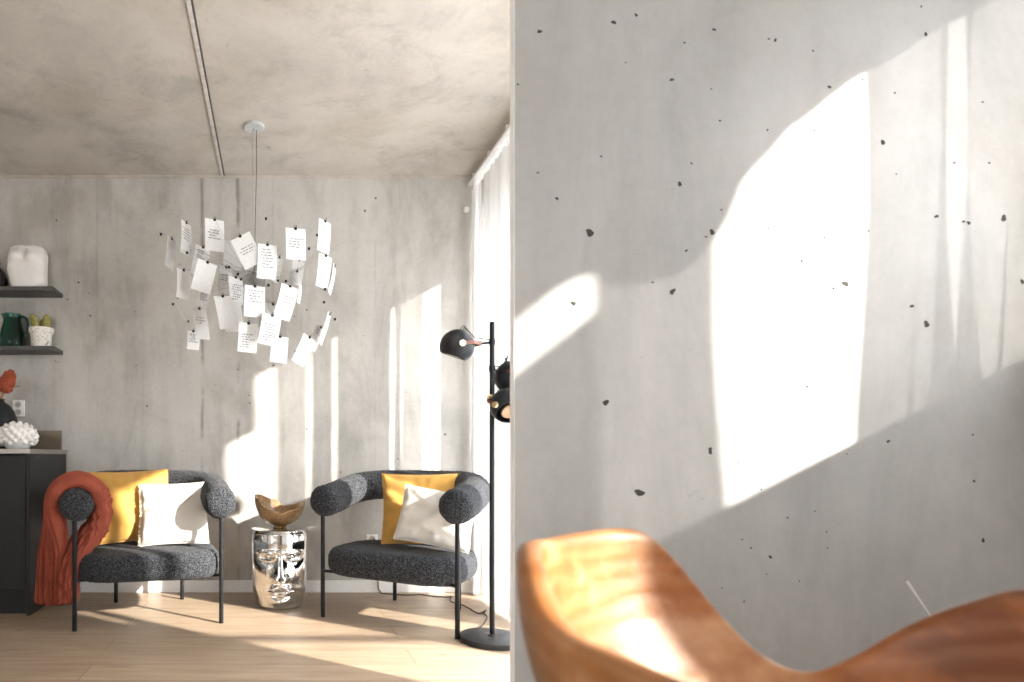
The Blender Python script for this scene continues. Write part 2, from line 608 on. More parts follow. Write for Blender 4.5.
# ceiling: two slabs with a joint between, pale cover strip along it
GX0, GX1 = -0.34, -0.312
struct(MB().box(XL - 0.1, XE, YR - 0.1, BACK + 0.1, CEIL, CEIL + 0.1).build('ceiling', M['concrete_ceiling'], smooth=False), 'stained concrete ceiling with a long joint', 'ceiling')
struct(MB().box(-0.346, -0.328, YR, BACK, CEIL - 0.008, CEIL, 0.002).build('trim_1', M['rail_metal'], smooth=False), 'pale strip running along the ceiling joint', 'trim')
struct(MB().box(-0.328, -0.319, YR, BACK, CEIL - 0.003, CEIL).build('trim_2', M['joint'], smooth=False), 'dark open joint in the ceiling beside the pale strip', 'trim')
struct(MB().box(XL, XI, BACK - 0.012, BACK, CEIL - 0.014, CEIL).build('trim_3', M['concrete_ceiling'], smooth=False), 'concrete lip where ceiling meets the back wall', 'trim')
struct(MB().box(-1.305, XI, BACK - 0.014, BACK, 0, 0.074, 0.003).build('baseboard_back', M['white_paint'], smooth=False), 'white skirting board along the concrete wall', 'baseboard')

# partition with the close concrete face and its white end
random.seed(4)
part = MB().box(PX + 0.0004, XI, PY, PY + PT, 0, CEIL, mi=0)
part.box(PX - 0.0006, PX + 0.0004, PY, PY + PT, 0, CEIL, mi=1)


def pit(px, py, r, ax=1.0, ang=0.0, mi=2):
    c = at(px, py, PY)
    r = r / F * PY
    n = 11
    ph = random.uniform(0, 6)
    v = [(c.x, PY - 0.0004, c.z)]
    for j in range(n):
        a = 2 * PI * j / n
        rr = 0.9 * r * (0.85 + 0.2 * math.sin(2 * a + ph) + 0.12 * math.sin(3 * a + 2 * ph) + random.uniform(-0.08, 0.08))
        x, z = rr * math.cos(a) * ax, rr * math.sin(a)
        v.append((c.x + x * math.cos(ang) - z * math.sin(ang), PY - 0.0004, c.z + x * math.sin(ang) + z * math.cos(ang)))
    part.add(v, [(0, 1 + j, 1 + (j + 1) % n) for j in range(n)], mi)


PITS = [(45, 48, 4), (157, 34, 4), (191, 23, 3), (264, 65, 2), (309, 45, 3), (392, 59, 2), (402, 61, 3), (459, 77, 2), (245, 121, 3.5), (305, 135, 1.5),
        (318, 183, 2), (484, 132, 3), (534, 121, 2), (583, 141, 2), (630, 52, 3.5), (623, 10, 2), (716, 155, 2), (565, 216, 4.5), (138, 237, 2), (42, 262, 2),
        (71, 301, 3), (275, 248, 2), (257, 279, 4), (121, 353, 7), (306, 352, 5), (297, 359, 2), (390, 197, 2), (461, 198, 2), (585, 264, 1.5), (673, 247, 2),
        (726, 247, 2), (646, 328, 3.5), (687, 336, 2.5), (695, 338, 3.5), (748, 331, 5.5), (776, 427, 4), (380, 250, 1.5), (443, 274, 1.5), (392, 346, 2), (470, 332, 1.5),
        (442, 396, 2.5), (477, 360, 2), (490, 437, 2.5), (508, 430, 5.5), (267, 380, 2.5), (216, 428, 2), (246, 442, 5.5), (96, 460, 4.5), (543, 350, 1.5), (609, 464, 3.5),
        (631, 491, 5.5), (145, 610, 5.5), (450, 586, 2.5), (573, 669, 3), (303, 680, 3), (341, 555, 1.5), (701, 659, 2), (320, 318, 2), (12, 128, 2), (175, 95, 1.5)]
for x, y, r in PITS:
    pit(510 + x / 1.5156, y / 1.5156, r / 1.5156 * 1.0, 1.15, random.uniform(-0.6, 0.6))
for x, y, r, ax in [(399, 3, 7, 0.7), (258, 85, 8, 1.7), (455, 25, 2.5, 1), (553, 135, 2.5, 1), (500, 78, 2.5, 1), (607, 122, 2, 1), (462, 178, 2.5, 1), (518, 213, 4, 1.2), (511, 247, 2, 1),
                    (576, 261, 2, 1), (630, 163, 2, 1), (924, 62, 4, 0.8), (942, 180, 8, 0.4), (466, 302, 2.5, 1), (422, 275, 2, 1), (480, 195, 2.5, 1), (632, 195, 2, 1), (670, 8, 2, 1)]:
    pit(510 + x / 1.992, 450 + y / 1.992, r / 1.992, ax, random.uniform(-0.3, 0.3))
pa, pb = at(907, 581, PY - 0.0003), at(932, 618, PY - 0.0003)
dv = (pb - pa).normalized(); nv = Vector((-dv.z, 0, dv.x)) * 0.0022
part.add([pa + nv * 1.3, pa - nv * 1.3, pb - nv * 0.6, pb + nv * 0.6], [(0, 1, 2, 3)], 3)
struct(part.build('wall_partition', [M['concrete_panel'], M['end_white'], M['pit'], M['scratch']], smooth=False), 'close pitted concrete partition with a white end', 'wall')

# ------------------------------------------------------------------ curtain of the main window
XC = 1.225


def drape(mb, y0, y1, z0, z1, amp, folds, x=XC, ph=0.0, ny=None, mi=0):
    ny = ny or max(8, int(folds * 14))

    def fn(a, b):
        y = y0 + (y1 - y0) * a
        z = z1 + (z0 - z1) * b
        w = math.sin(2 * PI * folds * a + ph) + 0.35 * math.sin(2 * PI * folds * 2.3 * a + 1.3 + ph + 1.2 * b)
        g = amp * (0.55 + 0.45 * b) * w
        return (x + g, y + 0.012 * math.sin(5 * b + 9 * a) * b, z + 0.004 * math.sin(2 * PI * folds * a))
    return mb.grid(fn, ny, 18, mi)


cur = thing('curtain', 'floor-length white sheer curtain hanging at the window behind the floor lamp', 'curtain', (0, 0, 0))
drape(MB(), 3.262, 3.515, 0.015, 2.50, 0.020, 4.0).build('fabric_panel', M['dense'], cur)
drape(MB(), 3.555, 3.655, 0.012, 2.50, 0.010, 1.0, ph=0.6).build('fabric_panel', M['sheer'], cur)
drape(MB(), 3.525, 3.56, 0.012, 2.50, 0.006, 1.0, ph=2).build('fabric_panel', M['dense'], cur)
drape(MB(), 3.735, 3.860, 0.012, 2.50, 0.020, 2.5, ph=1).build('fabric_panel', M['dense'], cur)
drape(MB(), 3.143, 3.250, 0.012, 2.50, 0.018, 2.0, ph=1).build('fabric_panel', M['dense'], cur)
drape(MB(), 2.991, 3.150, 0.012, 2.50, 0.008, 1.5, ph=1).build('fabric_panel', M['sheer'], cur)
rl = MB().box(XC - 0.03, XC + 0.03, 2.95, BACK - 0.002, 2.535, 2.55, 0.003)
for k in range(4):
    yy = 3.0 + 0.28 * k
    rl.box(XC - 0.008, XC + 0.008, yy - 0.008, yy + 0.008, 2.55, CEIL)
for k in range(24):
    yy = 2.995 + 0.036 * k
    rl.box(XC - 0.004, XC + 0.004, yy - 0.003, yy + 0.003, 2.495, 2.536)
rl.build('curtain_rail', M['white_paint'], cur)
MB().lathe([(0.001, -0.02), (0.017, -0.014), (0.02, 0), (0.017, 0.014), (0.001, 0.02)], 16, (XC - 0.045, 3.84, 2.375)).build('tieback_knob', M['white_paint'], cur)

# side window sheer; swagged top and cafe panel added to shape the sun
cur2 = thing('curtain', 'white side-window sheer with swagged top added to shape sun, outside right picture edge', 'curtain', (0, 0, 0))
drape(MB(), 0.882, 0.990, 0.97, 1.85, 0.005, 2, x=1.345, ph=2).build('fabric_panel', M['bay_sheer'], cur2)
drape(MB(), 0.978, 1.022, 0.97, 1.85, 0.002, 1, x=1.345, ph=2).build('fabric_panel', M['bay_thin'], cur2)
drape(MB(), 1.010, 1.096, 0.97, 1.85, 0.005, 2, x=1.345, ph=2).build('fabric_panel', M['bay_sheer'], cur2)
drape(MB(), 0.535, 0.70, 0.97, 1.85, 0.005, 3, x=1.345).build('fabric_panel', M['bay_sheer'], cur2)
sw = MB()
ADDED_SWAG = [(0.18, 1.52), (0.42, 1.54), (0.50, 1.575), (0.53, 1.57), (0.55, 1.53), (0.64, 1.49), (0.70, 1.525), (0.74, 1.615), (0.79, 1.655), (0.89, 1.685), (1.07, 1.71)]
sw.grid(lambda a, b: (1.352 + 0.004 * math.sin(40 * a), 0.18 + 0.89 * a, 1.85 + (lerp_table(ADDED_SWAG, 0.18 + 0.89 * a) - 1.85) * b), 60, 8)
sw.build('added_swag', M['dense'], cur2)
sh = MB()
sh.grid(lambda a, b: (1.352, 0.18 + 0.36 * a, (1.37 + 0.13 * a) + (1.0 - 1.50) * b), 16, 8)
sh.build('added_cafe_panel', M['dense'], cur2)

# ------------------------------------------------------------------ kitchen corner
CXR, CYF = -1.31, 3.30
cab = thing('base_cabinet', 'charcoal kitchen base cabinet with a full-height end panel', 'cabinet', (-1.9, 3.6, 0))
cl = lambda x, y, z=0: (x + 1.9, y - 3.6, z)


def lbox(mb, x0, x1, y0, y1, z0, z1, bev=0.0, mi=0):
    return mb.box(x0 + 1.9, x1 + 1.9, y0 - 3.6, y1 - 3.6, z0, z1, bev, mi)


lbox(MB(), -2.58, CXR - 0.021, CYF + 0.022, BACK - 0.002, 0.14, 0.862).build('carcass', M['gap'], cab, False)
lbox(MB(), CXR - 0.02, CXR, CYF, BACK - 0.002, 0.0, 0.862, 0.0015).build('end_panel', M['cabinet'], cab, False)
lbox(MB(), -2.58, CXR - 0.021, CYF + 0.045, CYF + 0.06, 0.0, 0.138).build('toe_kick', M['cabinet'], cab, False)
for x0, x1 in ((-1.93, CXR - 0.023), (-2.56, -1.934)):
    d = lbox(MB(), x0, x1, CYF, CYF + 0.02, 0.142, 0.852, 0.0015).build('door', M['cabinet'], cab, False)
ctop = MB().box(-2.595, CXR + 0.006, CYF - 0.012, BACK - 0.001, 0.8625, 0.888, 0.002).build('worktop', M['steel_top'], smooth=False)
tag(ctop, 'thin steel worktop lying on the charcoal cabinet', 'worktop')
ups = MB().box(-2.595, -1.337, BACK - 0.016, BACK - 0.0005, 0.8885, 1.008, 0.001).build('upstand', M['bronze'], smooth=False)
tag(ups, 'brushed bronze-toned steel upstand at the back of the worktop', 'upstand')


def wall_socket(x, z, w, h, n, label, vertical=True):
    t = thing('wall_socket', label, 'socket', (x, BACK, z))
    MB().box(-w / 2, w / 2, -0.012, 0, -h / 2, h / 2, 0.003).build('cover_plate', M['white_paint'], t, False)
    for k in range(n):
        o = (k - (n - 1) / 2) * (h if vertical else w) * 0.46
        ox, oz = (0, o) if vertical else (o, 0)
        mb = MB()
        prof = [(0.017, 0), (0.019, 0.004), (0.0165, 0.004), (0.0155, -0.006), (0.0005, -0.006)]
        rr = [[(ox + r * math.cos(2 * PI * j / 24), -0.0125 - zz, oz + r * math.sin(2 * PI * j / 24)) for j in range(24)] for r, zz in prof]
        mb.rings(rr)
        sk = mb.build('outlet', M['rail_metal'], t)
        hb = MB()
        for sgn in (-1, 1):
            hb.box(ox + sgn * 0.0065 - 0.0022, ox + sgn * 0.0065 + 0.0022, -0.0145, -0.0125, oz - 0.0022, oz + 0.0022)
        hb.build('pin_holes', M['socket_dark'], sk, False)
    return t


wall_socket(-1.606, 1.147, 0.074, 0.10, 2, 'white double wall socket above the worktop')
wall_socket(0.60, 0.335, 0.07, 0.05, 1, 'small white wall socket low behind the right armchair', False)


def shelf(z0, z1, label):
    t = thing('wall_shelf', label, 'shelf', (-1.9, BACK, z1), group='wall shelves over the worktop')
    d = 0.176
    MB().box(-0.69, 0.569, -d, 0, z0 - z1, z0 - z1 + 0.010, 0.001).build('board', M['shelf'], t, False)
    MB().box(-0.69, 0.569, -d - 0.004, -d, z0 - z1, 0.0, 0.001).build('front_lip', M['shelf'], t, False)
    MB().box(0.565, 0.569, -d, 0, z0 - z1 + 0.010, 0.0, 0.0005).build('end_lip', M['shelf'], t, False)
    return z0 + 0.010


S1 = shelf(1.838, 1.862, 'upper dark metal wall shelf carrying the white torso vase')
S2 = shelf(1.482, 1.507, 'lower dark metal wall shelf carrying the green jug and cactus')

# white torso vase
tv = MB()
rings = []
NP = 72
for i in range(61):
    q = i / 60
    z = q * 0.272
    wx = lerp_table([(0, 0.092), (0.25, 0.108), (0.5, 0.115), (0.8, 0.110), (0.95, 0.102), (1.0, 0.085)], q)
    wy = lerp_table([(0, 0.060), (0.4, 0.068), (0.75, 0.072), (0.95, 0.06), (1.0, 0.045)], q)
    ring = []
    for j in range(NP):
        a = 2 * PI * j / NP
        e = 0.62
        cx, sy = math.cos(a), math.sin(a)
        x = wx * math.copysign(abs(cx) ** e, cx)
        y = wy * math.copysign(abs(sy) ** e, sy)
        if sy < 0:
            for bx in (-0.055, 0.055):
                g = math.exp(-((x - bx) / 0.042) ** 2 - ((z - 0.205 + 0.006 * (bx > 0)) / 0.036) ** 2)
                y -= 0.030 * g
            y += 0.016 * math.exp(-(x / 0.014) ** 2 - ((z - 0.225) / 0.05) ** 2)
            y += 0.008 * math.exp(-((z - 0.163) / 0.012) ** 2)
        x += 0.004 * math.sin(9 * q)
        ring.append((x, y, z))
    rings.append(ring)
rings.append([(0.6 * p[0], 0.55 * p[1], 0.266) for p in rings[-1]])
tv.rings(rings)
tag(tv.build('torso_vase', M['ceramic'], loc=(-1.512, 3.782, S1)), 'white ceramic vase shaped like a torso on the upper shelf', 'vase')
dv_ = MB().lathe([(0.03, 0), (0.06, 0.03), (0.065, 0.07), (0.05, 0.12), (0.022, 0.15), (0.02, 0.17), (0.026, 0.178), (0.016, 0.176), (0.014, 0.15)], 40)
tag(dv_.build('black_vase', M['black_ceramic'], loc=(-1.705, 3.78, S1)), 'small black vase on the upper shelf at the left picture edge', 'vase')

# green jug
jug = thing('glass_jug', 'dark green glass jug with a handle on the lower shelf', 'jug', (-1.61, 3.785, S2))
prof = [(0.001, 0), (0.066, 0), (0.072, 0.006), (0.076, 0.05), (0.073, 0.09), (0.062, 0.14), (0.051, 0.175), (0.049, 0.195), (0.054, 0.222)]
inner = [(r - 0.004, z) for r, z in reversed(prof[2:])]
full = prof + inner + [(0.06, 0.008), (0.001, 0.008)]
jb = MB(); n = 56
rr = []
for r, z in full:
    ring = []
    for j in range(n):
        a = 2 * PI * j / n
        k = 1.0
        if z > 0.17:
            k += (z - 0.17) / 0.05 * 0.22 * max(0, math.cos(a - PI)) ** 6
        ring.append((r * k * math.cos(a), r * k * math.sin(a), z))
    rr.append(ring)
jb.rings(rr).build('jug_body', M['green_glass'], jug)
MB().tube([(0.050, 0, 0.205), (0.068, 0, 0.208), (0.088, 0, 0.195), (0.096, 0, 0.165), (0.094, 0, 0.125), (0.086, 0, 0.095), (0.073, 0, 0.078)], [0.006, 0.008, 0.008, 0.0075, 0.007, 0.007, 0.006], 12).build('handle', M['green_glass'], jug)

# cactus in a pot
cac = thing('potted_cactus', 'three-armed cactus in a white crackled pot on the lower shelf', 'plant', (-1.432, 3.785, S2))
MB().lathe([(0.001, 0), (0.053, 0), (0.055, 0.004), (0.064, 0.105), (0.071, 0.107), (0.073, 0.135), (0.069, 0.137), (0.063, 0.125), (0.060, 0.118)], 48, cap1=False).build('pot', M['speckle'], cac)
MB().lathe([(0.001, 0.122), (0.03, 0.123), (0.062, 0.120), (0.06, 0.11), (0.001, 0.11)], 32).build('soil', M['soil'], cac)


def cactus_arm(p0, p1, r):
    mb = MB(); p0 = Vector(p0); p1 = Vector(p1)
    n = 14
    pts = [p0.lerp(p1, i / n) for i in range(n + 1)]
    rad = [r * math.sqrt(max(0.02, 1 - (2 * (i / n) - 0.9) ** 4 * 0.7)) * (1 if i < n - 1 else (0.7 if i < n else 0.2)) for i in range(n + 1)]
    mb.tube(pts, rad, 36, fn=None)
    rr = random.Random(int(r * 1e5))
    for k in range(70):
        t = rr.uniform(0.1, 0.97); a = rr.uniform(0, 2 * PI)
        c = p0.lerp(p1, t) + Vector((math.cos(a), math.sin(a), 0)) * r * 0.95
        mb.add([c + Vector((0.0015, 0, 0)), c + Vector((-0.0012, 0.0012, 0)), c + Vector((0, -0.0012, 0.001)), c + Vector((math.cos(a), math.sin(a), 0.3)) * 0.006],
               [(0, 1, 3), (1, 2, 3), (2, 0, 3), (0, 2, 1)])
    return mb


cactus_arm((-0.022, 0, 0.118), (-0.058, -0.004, 0.225), 0.024).build('cactus_arm', M['cactus'], cac)
cactus_arm((0.004, 0.018, 0.118), (0.0, 0.022, 0.20), 0.018).build('cactus_arm', M['cactus'], cac)
cactus_arm((0.030, -0.004, 0.118), (0.036, -0.006, 0.222), 0.0245).build('cactus_arm', M['cactus'], cac)

# worktop things
WT = 0.888
vz = MB().lathe([(0.001, 0), (0.05, 0), (0.062, 0.008), (0.092, 0.06), (0.104, 0.12), (0.102, 0.17), (0.084, 0.225), (0.055, 0.262), (0.034, 0.275), (0.030, 0.285), (0.034, 0.294), (0.027, 0.293), (0.024, 0.27), (0.001, 0.262)], 56)
tag(vz.build('round_vase', M['black_ceramic'], loc=(-1.618, 3.62, WT)), 'round matt black vase holding a rust flower on the worktop', 'vase')
ban = thing('banksia_flower', 'rust-red dried banksia flower standing in the black vase', 'flower', (-1.618, 3.62, WT + 0.27))
hb = MB()
h0, h1 = Vector((0.028, 0.0, 0.062)), Vector((0.075, 0.0, 0.195))
pts = [h0.lerp(h1, i / 16) for i in range(17)]
rad = [0.045 * lerp_table([(0, 0.45), (0.15, 0.9), (0.45, 1.0), (0.8, 0.78), (1.0, 0.3)], i / 16) for i in range(17)]
hb.tube(pts, rad, 48, fn=lambda q: 0.006 * noise.noise(q * 140))
hb.build('flower_head', M['banksia'], ban)
MB().tube([(0, 0, -0.24), (0.003, 0, 0.0), (0.02, 0, 0.045), (0.034, 0, 0.08)], [0.004, 0.005, 0.006, 0.009], 10).build('stem', M['stem'], ban)


def leaf(p0, p1, w):
    p0, p1 = Vector(p0), Vector(p1)
    up = Vector((0, -0.3, 1)).normalized(); side = (p1 - p0).cross(up).normalized()
    top = MB()
    rr = []
    for i in range(13):
        q = i / 12
        c = p0.lerp(p1, q) + up * (0.012 * math.sin(PI * q))
        ww = w * math.sin(PI * min(1, 0.06 + q * 0.92)) ** 0.7 * (1 + 0.25 * math.sin(q * 40))
        rr.append([c - side * ww + up * 0.004, c + up * 0.001, c + side * ww + up * 0.004, c + side * ww * 0.9 + up * 0.002, c - up * 0.002, c - side * ww * 0.9 + up * 0.002])
    return top.rings(rr)


leaf((0.02, 0, 0.045), (0.128, -0.01, 0.098), 0.010).build('leaf', M['stem'], ban)
leaf((0.01, 0, 0.03), (-0.06, -0.02, 0.10), 0.010).build('leaf', M['stem'], ban)
leaf((0.015, 0, 0.05), (0.0, -0.01, 0.21), 0.006).build('leaf', M['stem'], ban)

# knobbly white ornament
kb = MB()
prof = [(0.001, 0), (0.052, 0), (0.066, 0.012), (0.090, 0.045), (0.098, 0.07), (0.090, 0.100), (0.068, 0.125), (0.035, 0.138), (0.001, 0.141)]
kb.lathe(prof, 48)
rk = random.Random(8)
for k in range(78):
    t = (k + 0.5) / 78
    ph = math.acos(1 - 1.55 * t); th = PI * (1 + 5 ** 0.5) * k
    d = Vector((math.sin(ph) * math.cos(th), math.sin(ph) * math.sin(th), math.cos(ph)))
    c = Vector((d.x * 0.094, d.y * 0.094, 0.068 + d.z * 0.071))
    r = 0.0150 * rk.uniform(0.7, 1.15)
    kb.tube([c - d * 0.006, c + d * 0.004, c + d * 0.011, c + d * 0.017, c + d * 0.0195], [r, r * 0.98, r * 0.85, r * 0.5, r * 0.1], 10)
tag(kb.build('knobbly_pot', M['ceramic'], loc=(-1.440, 3.455, WT)), 'white knobbly coral-textured ceramic ball on the worktop', 'ornament')

# ------------------------------------------------------------------ armchairs
TUBE_R = 0.083


def chair_path():
    pts = []
    N = 120
    L1 = 0.31; La = PI * 0.35
    tot = 2 * L1 + La
    for i in range(N + 1):
        s = tot * i / N
        if s < L1:
            u, v = -0.35, -0.06 + s
        elif s < L1 + La:
            a = (s - L1) / 0.35
            u, v = -0.35 * math.cos(a), 0.25 + 0.35 * math.sin(a)
        else:
            u, v = 0.35, 0.25 - (s - L1 - La)
        pts.append(Vector((u, v, 0.612 + 0.072 * smoothstep(-0.05, 0.55, v))))
    return pts


def make_chair(label, loc, ang):
    t = thing('armchair', label, 'armchair', loc, (0, 0, ang), 'charcoal armchairs')
    # seat: rounded D cushion
    sb = MB()
    n = 110
    outl = []
    for j in range(n):
        a = 2 * PI * j / n
        c, s = math.cos(a), math.sin(a)
        e = 2 / (4.6 if s < 0 else 2.4)
        outl.append((0.364 * math.copysign(abs(c) ** e, c), 0.255 + (0.305 if s < 0 else 0.285) * math.copysign(abs(s) ** e, s)))
    prof = []
    for k in range(13):
        a = -PI / 2 + PI * k / 12
        prof.append((0.052 * (1 - math.cos(a)), 0.298 + 0.070 * math.copysign(abs(math.sin(a)) ** 0.75, math.sin(a))))
    rr = []
    cen = (0, 0.255)

    def ring(ins, z, dome=0.0):
        out = []
        for (u, v) in outl:
            d = math.hypot(u, v - 0.255)
            k = max(0.0, 1 - ins / d)
            p = Vector((u * k, 0.255 + (v - 0.255) * k, z + dome))
            q = noise.noise(p * 90) * 0.0028
            p += Vector((u / d * q, (v - 0.255) / d * q, q))
            out.append(p)
        return out
    rr.append(ring(0.30, 0.228))
    rr.append(ring(0.15, 0.228))
    for ins, z in prof:
        rr.append(ring(ins, z))
    for q in (0.09, 0.14, 0.2, 0.25, 0.29):
        rr.append(ring(q, 0.368, 0.008 * (q / 0.3)))
    sb.rings(rr).build('seat', M['boucle'], t, angle=80)
    # bolster: arms and back in one tube
    pts = chair_path()
    m = len(pts)
    rad = []
    for i in range(m):
        e = min(i, m - 1 - i) / m * (0.62 + PI * 0.35)
        rad.append(TUBE_R * (1 if e > 0.045 else math.sqrt(max(0.0, 1 - ((0.045 - e) / 0.046) ** 2.6))) + 0.0005)
    # denser rings at the two ends
    P2, R2 = [], []
    for i in range(m):
        P2.append(pts[i]); R2.append(rad[i])
    ext = []
    tdir = (pts[0] - pts[1]).normalized()
    tdir2 = (pts[-1] - pts[-2]).normalized()
    P2 = pts[5:-5]; 
    head, tail = [], []
    for k in range(12):
        q = k / 11
        off = 0.05 * math.sin(q * PI / 2)
        rr_ = TUBE_R * math.sqrt(max(0.0, 1 - q ** 2.2 * (1 - 0.02)) ) if k else TUBE_R
        head.append((P2[0] + tdir * off, max(0.004, TUBE_R * (math.cos(q * PI / 2) ** 0.55))))
        tail.append((P2[-1] + tdir2 * off, max(0.004, TUBE_R * (math.cos(q * PI / 2) ** 0.55))))
    full = list(reversed(head[1:])) + [(p, TUBE_R) for p in P2] + tail[1:]
    MB().tube([p for p, r in full], [r for p, r in full], 64, fn=lambda q: 0.0042 * noise.noise(q * 80)).build('bolster', M['boucle'], t, angle=85)
    # legs
    for u, v in ((-0.357, 0.0), (0.357, 0.0), (-0.19, 0.568), (0.19, 0.568)):
        zt = 0.612 + 0.072 * smoothstep(-0.05, 0.55, v) - 0.06
        lg = MB().tube([(u, v, 0.0), (u, v, 0.004), (u, v, zt)], [0.0105, 0.0115, 0.0115], 20)
        lg.build('leg', M['black_metal'], t)
    fr = MB()
    fr.tube([(-0.357, 0.0, 0.244), (-0.30, 0.05, 0.236), (-0.20, 0.14, 0.240), (0.0, 0.2, 0.238), (0.20, 0.14, 0.240), (0.30, 0.05, 0.236), (0.357, 0.0, 0.244)], 0.008, 10)
    fr.tube([(-0.19, 0.568, 0.262), (-0.15, 0.5, 0.245), (0.0, 0.42, 0.238), (0.15, 0.5, 0.245), (0.19, 0.568, 0.262)], 0.008, 10)
    fr.build('seat_frame', M['black_metal'], t)
    return t


LA, RA = math.atan2(0.146, 0.706), math.atan2(-0.393, 0.593)
chL = make_chair('charcoal boucle tub armchair draped with the red throw, beside the kitchen cabinet', (-0.628, 3.083, 0), LA)
chR = make_chair('charcoal boucle tub armchair turned beside the floor lamp, no throw on it', (0.545, 3.077, 0), RA)


def cloc(ch, u, v, z):
    return ch.matrix_basis @ Vector((u, v, z))


# cushions
def pillow_mesh(w, h, th, seed, pinch=0.05):
    N = 44
    mb = MB()
    of = Vector((seed * 3.7, seed * 1.3, 0))

    def side(sg):
        def fn(a, b):
            x, y = 2 * a - 1, 2 * b - 1
            k = max(0.0, (1 - abs(x) ** 2.6) * (1 - abs(y) ** 2.6))
            t = th * k ** 0.55
            px = x * w / 2 * (1 - pinch * (1 - y * y) * abs(x) ** 2)
            py = y * h / 2 * (1 - pinch * (1 - x * x) * abs(y) ** 2)
            edge = max(abs(x), abs(y))
            wr = noise.noise(Vector((x * 2.2, y * 2.2, sg)) + of) * 0.022 * k ** 0.3
            # creases running in from the rim
            ang = math.atan2(y, x)
            wr += 0.0055 * math.sin(ang * 17 + 3 * seed + sg) * edge ** 3 * k ** 0.25
            return (px, sg * (t + 0.0015) + wr, py)
        return fn
    mb.grid(side(-1), N, N)
    o2 = len(mb.v)
    mb.grid(side(1), N, N)
    # close the rim
    def idx(i, j): return i * (N + 1) + j
    loop = [idx(i, 0) for i in range(N)] + [idx(N, j) for j in range(N)] + [idx(i, N) for i in range(N, 0, -1)] + [idx(0, j) for j in range(N, 0, -1)]
    q = [(a, b, b + o2, a + o2) for a, b in zip(loop, loop[1:] + loop[:1])]
    mb.f += q; mb.mi += [0] * len(q)
    return mb


def seam(w, h, pinch, r=0.0035):
    pts = []
    for k in range(80):
        s = k / 80 * 4
        e = int(s); q = (s - e) * 2 - 1
        x, y = ((q, -1), (1, q), (-q, 1), (-1, -q))[e]
        pts.append((x * w / 2 * (1 - pinch * (1 - y * y) * abs(x) ** 2), 0, y * h / 2 * (1 - pinch * (1 - x * x) * abs(y) ** 2)))
    pts.append(pts[0])
    return MB().tube(pts, r, 6)


def pillow(ch, label, u, v, zbase, w, h, th, mat, yaw, lean, roll, seed, fringe=False):
    m = pillow_mesh(w, h, th, seed)
    t = thing('cushion', label, 'cushion', (0, 0, 0), group='armchair cushions')
    rot = Matrix.Rotation(ch.rotation_euler.z + yaw, 4, 'Z') @ Matrix.Rotation(-lean, 4, 'X') @ Matrix.Rotation(roll, 4, 'Y')
    lowest = min((rot @ Vector(p)).z for p in m.v)
    c = cloc(ch, u, v, 0)
    t.location = (c.x, c.y, zbase - lowest)
    t.rotation_euler = rot.to_euler()
    m.build('cover', mat, t, angle=70)
    seam(w, h, 0.05).build('piping', mat, t)
    if fringe:
        fb = MB()
        for k in range(46):
            z = -h / 2 + h * (k + 0.5) / 46
            xx = -w / 2 * (1 - 0.05 * (1 - (2 * z / h) ** 2))
            fb.tube([(xx, 0, z), (xx - 0.007, 0.004 * math.sin(k * 2.3), z + 0.003 * math.sin(k)), (xx - 0.013, 0.006 * math.sin(k * 1.7), z + 0.004 * math.sin(k * 3.1))], [0.0045, 0.004, 0.002], 6)
        fb.build('fringe', M['fringe'], t)
    return t


SEAT = 0.372
pillow(chL, 'mustard yellow cushion standing at the back of the throw-draped armchair', -0.10, 0.345, SEAT + 0.004, 0.43, 0.40, 0.062, M['mustard'], R(6), R(16), R(-2), 1)
pillow(chL, 'cream cushion with a fringed edge leaning on the mustard cushion by the throw', 0.13, 0.215, SEAT + 0.004, 0.36, 0.335, 0.050, M['cream'], R(-8), R(17), R(-2), 2, True)
pillow(chR, 'mustard yellow cushion standing at the back of the armchair beside the lamp', 0.06, 0.358, SEAT + 0.004, 0.44, 0.39, 0.060, M['mustard'], R(18), R(17), R(-1), 3)
pillow(chR, 'plain cream cushion slumped in front of mustard one, armchair beside the lamp', 0.185, 0.20, SEAT + 0.004, 0.37, 0.30, 0.052, M['cream'], R(15), R(24), R(9), 4)

# throw over the left arm
th = MB()
zc = 0.616
path = [(-0.478, 0.10, 0.11, 74), (-0.475, 0.10, 0.18, 70), (-0.471, 0.10, 0.27, 64), (-0.468, 0.095, 0.36, 54), (-0.463, 0.09, 0.46, 36), (-0.462, 0.09, 0.55, 12)]
for k in range(9):
    a = PI - PI * k / 8
    path.append((-0.35 + 0.112 * math.cos(a), 0.09, zc + 0.112 * math.sin(a), 0))
path += [(-0.240, 0.09, 0.55, 10), (-0.268, 0.09, 0.485, 25), (-0.315, 0.075, 0.43, 40), (-0.368, 0.06, 0.36, 55), (-0.396, 0.052, 0.27, 60), (-0.402, 0.05, 0.19, 60), (-0.402, 0.05, 0.125, 60)]
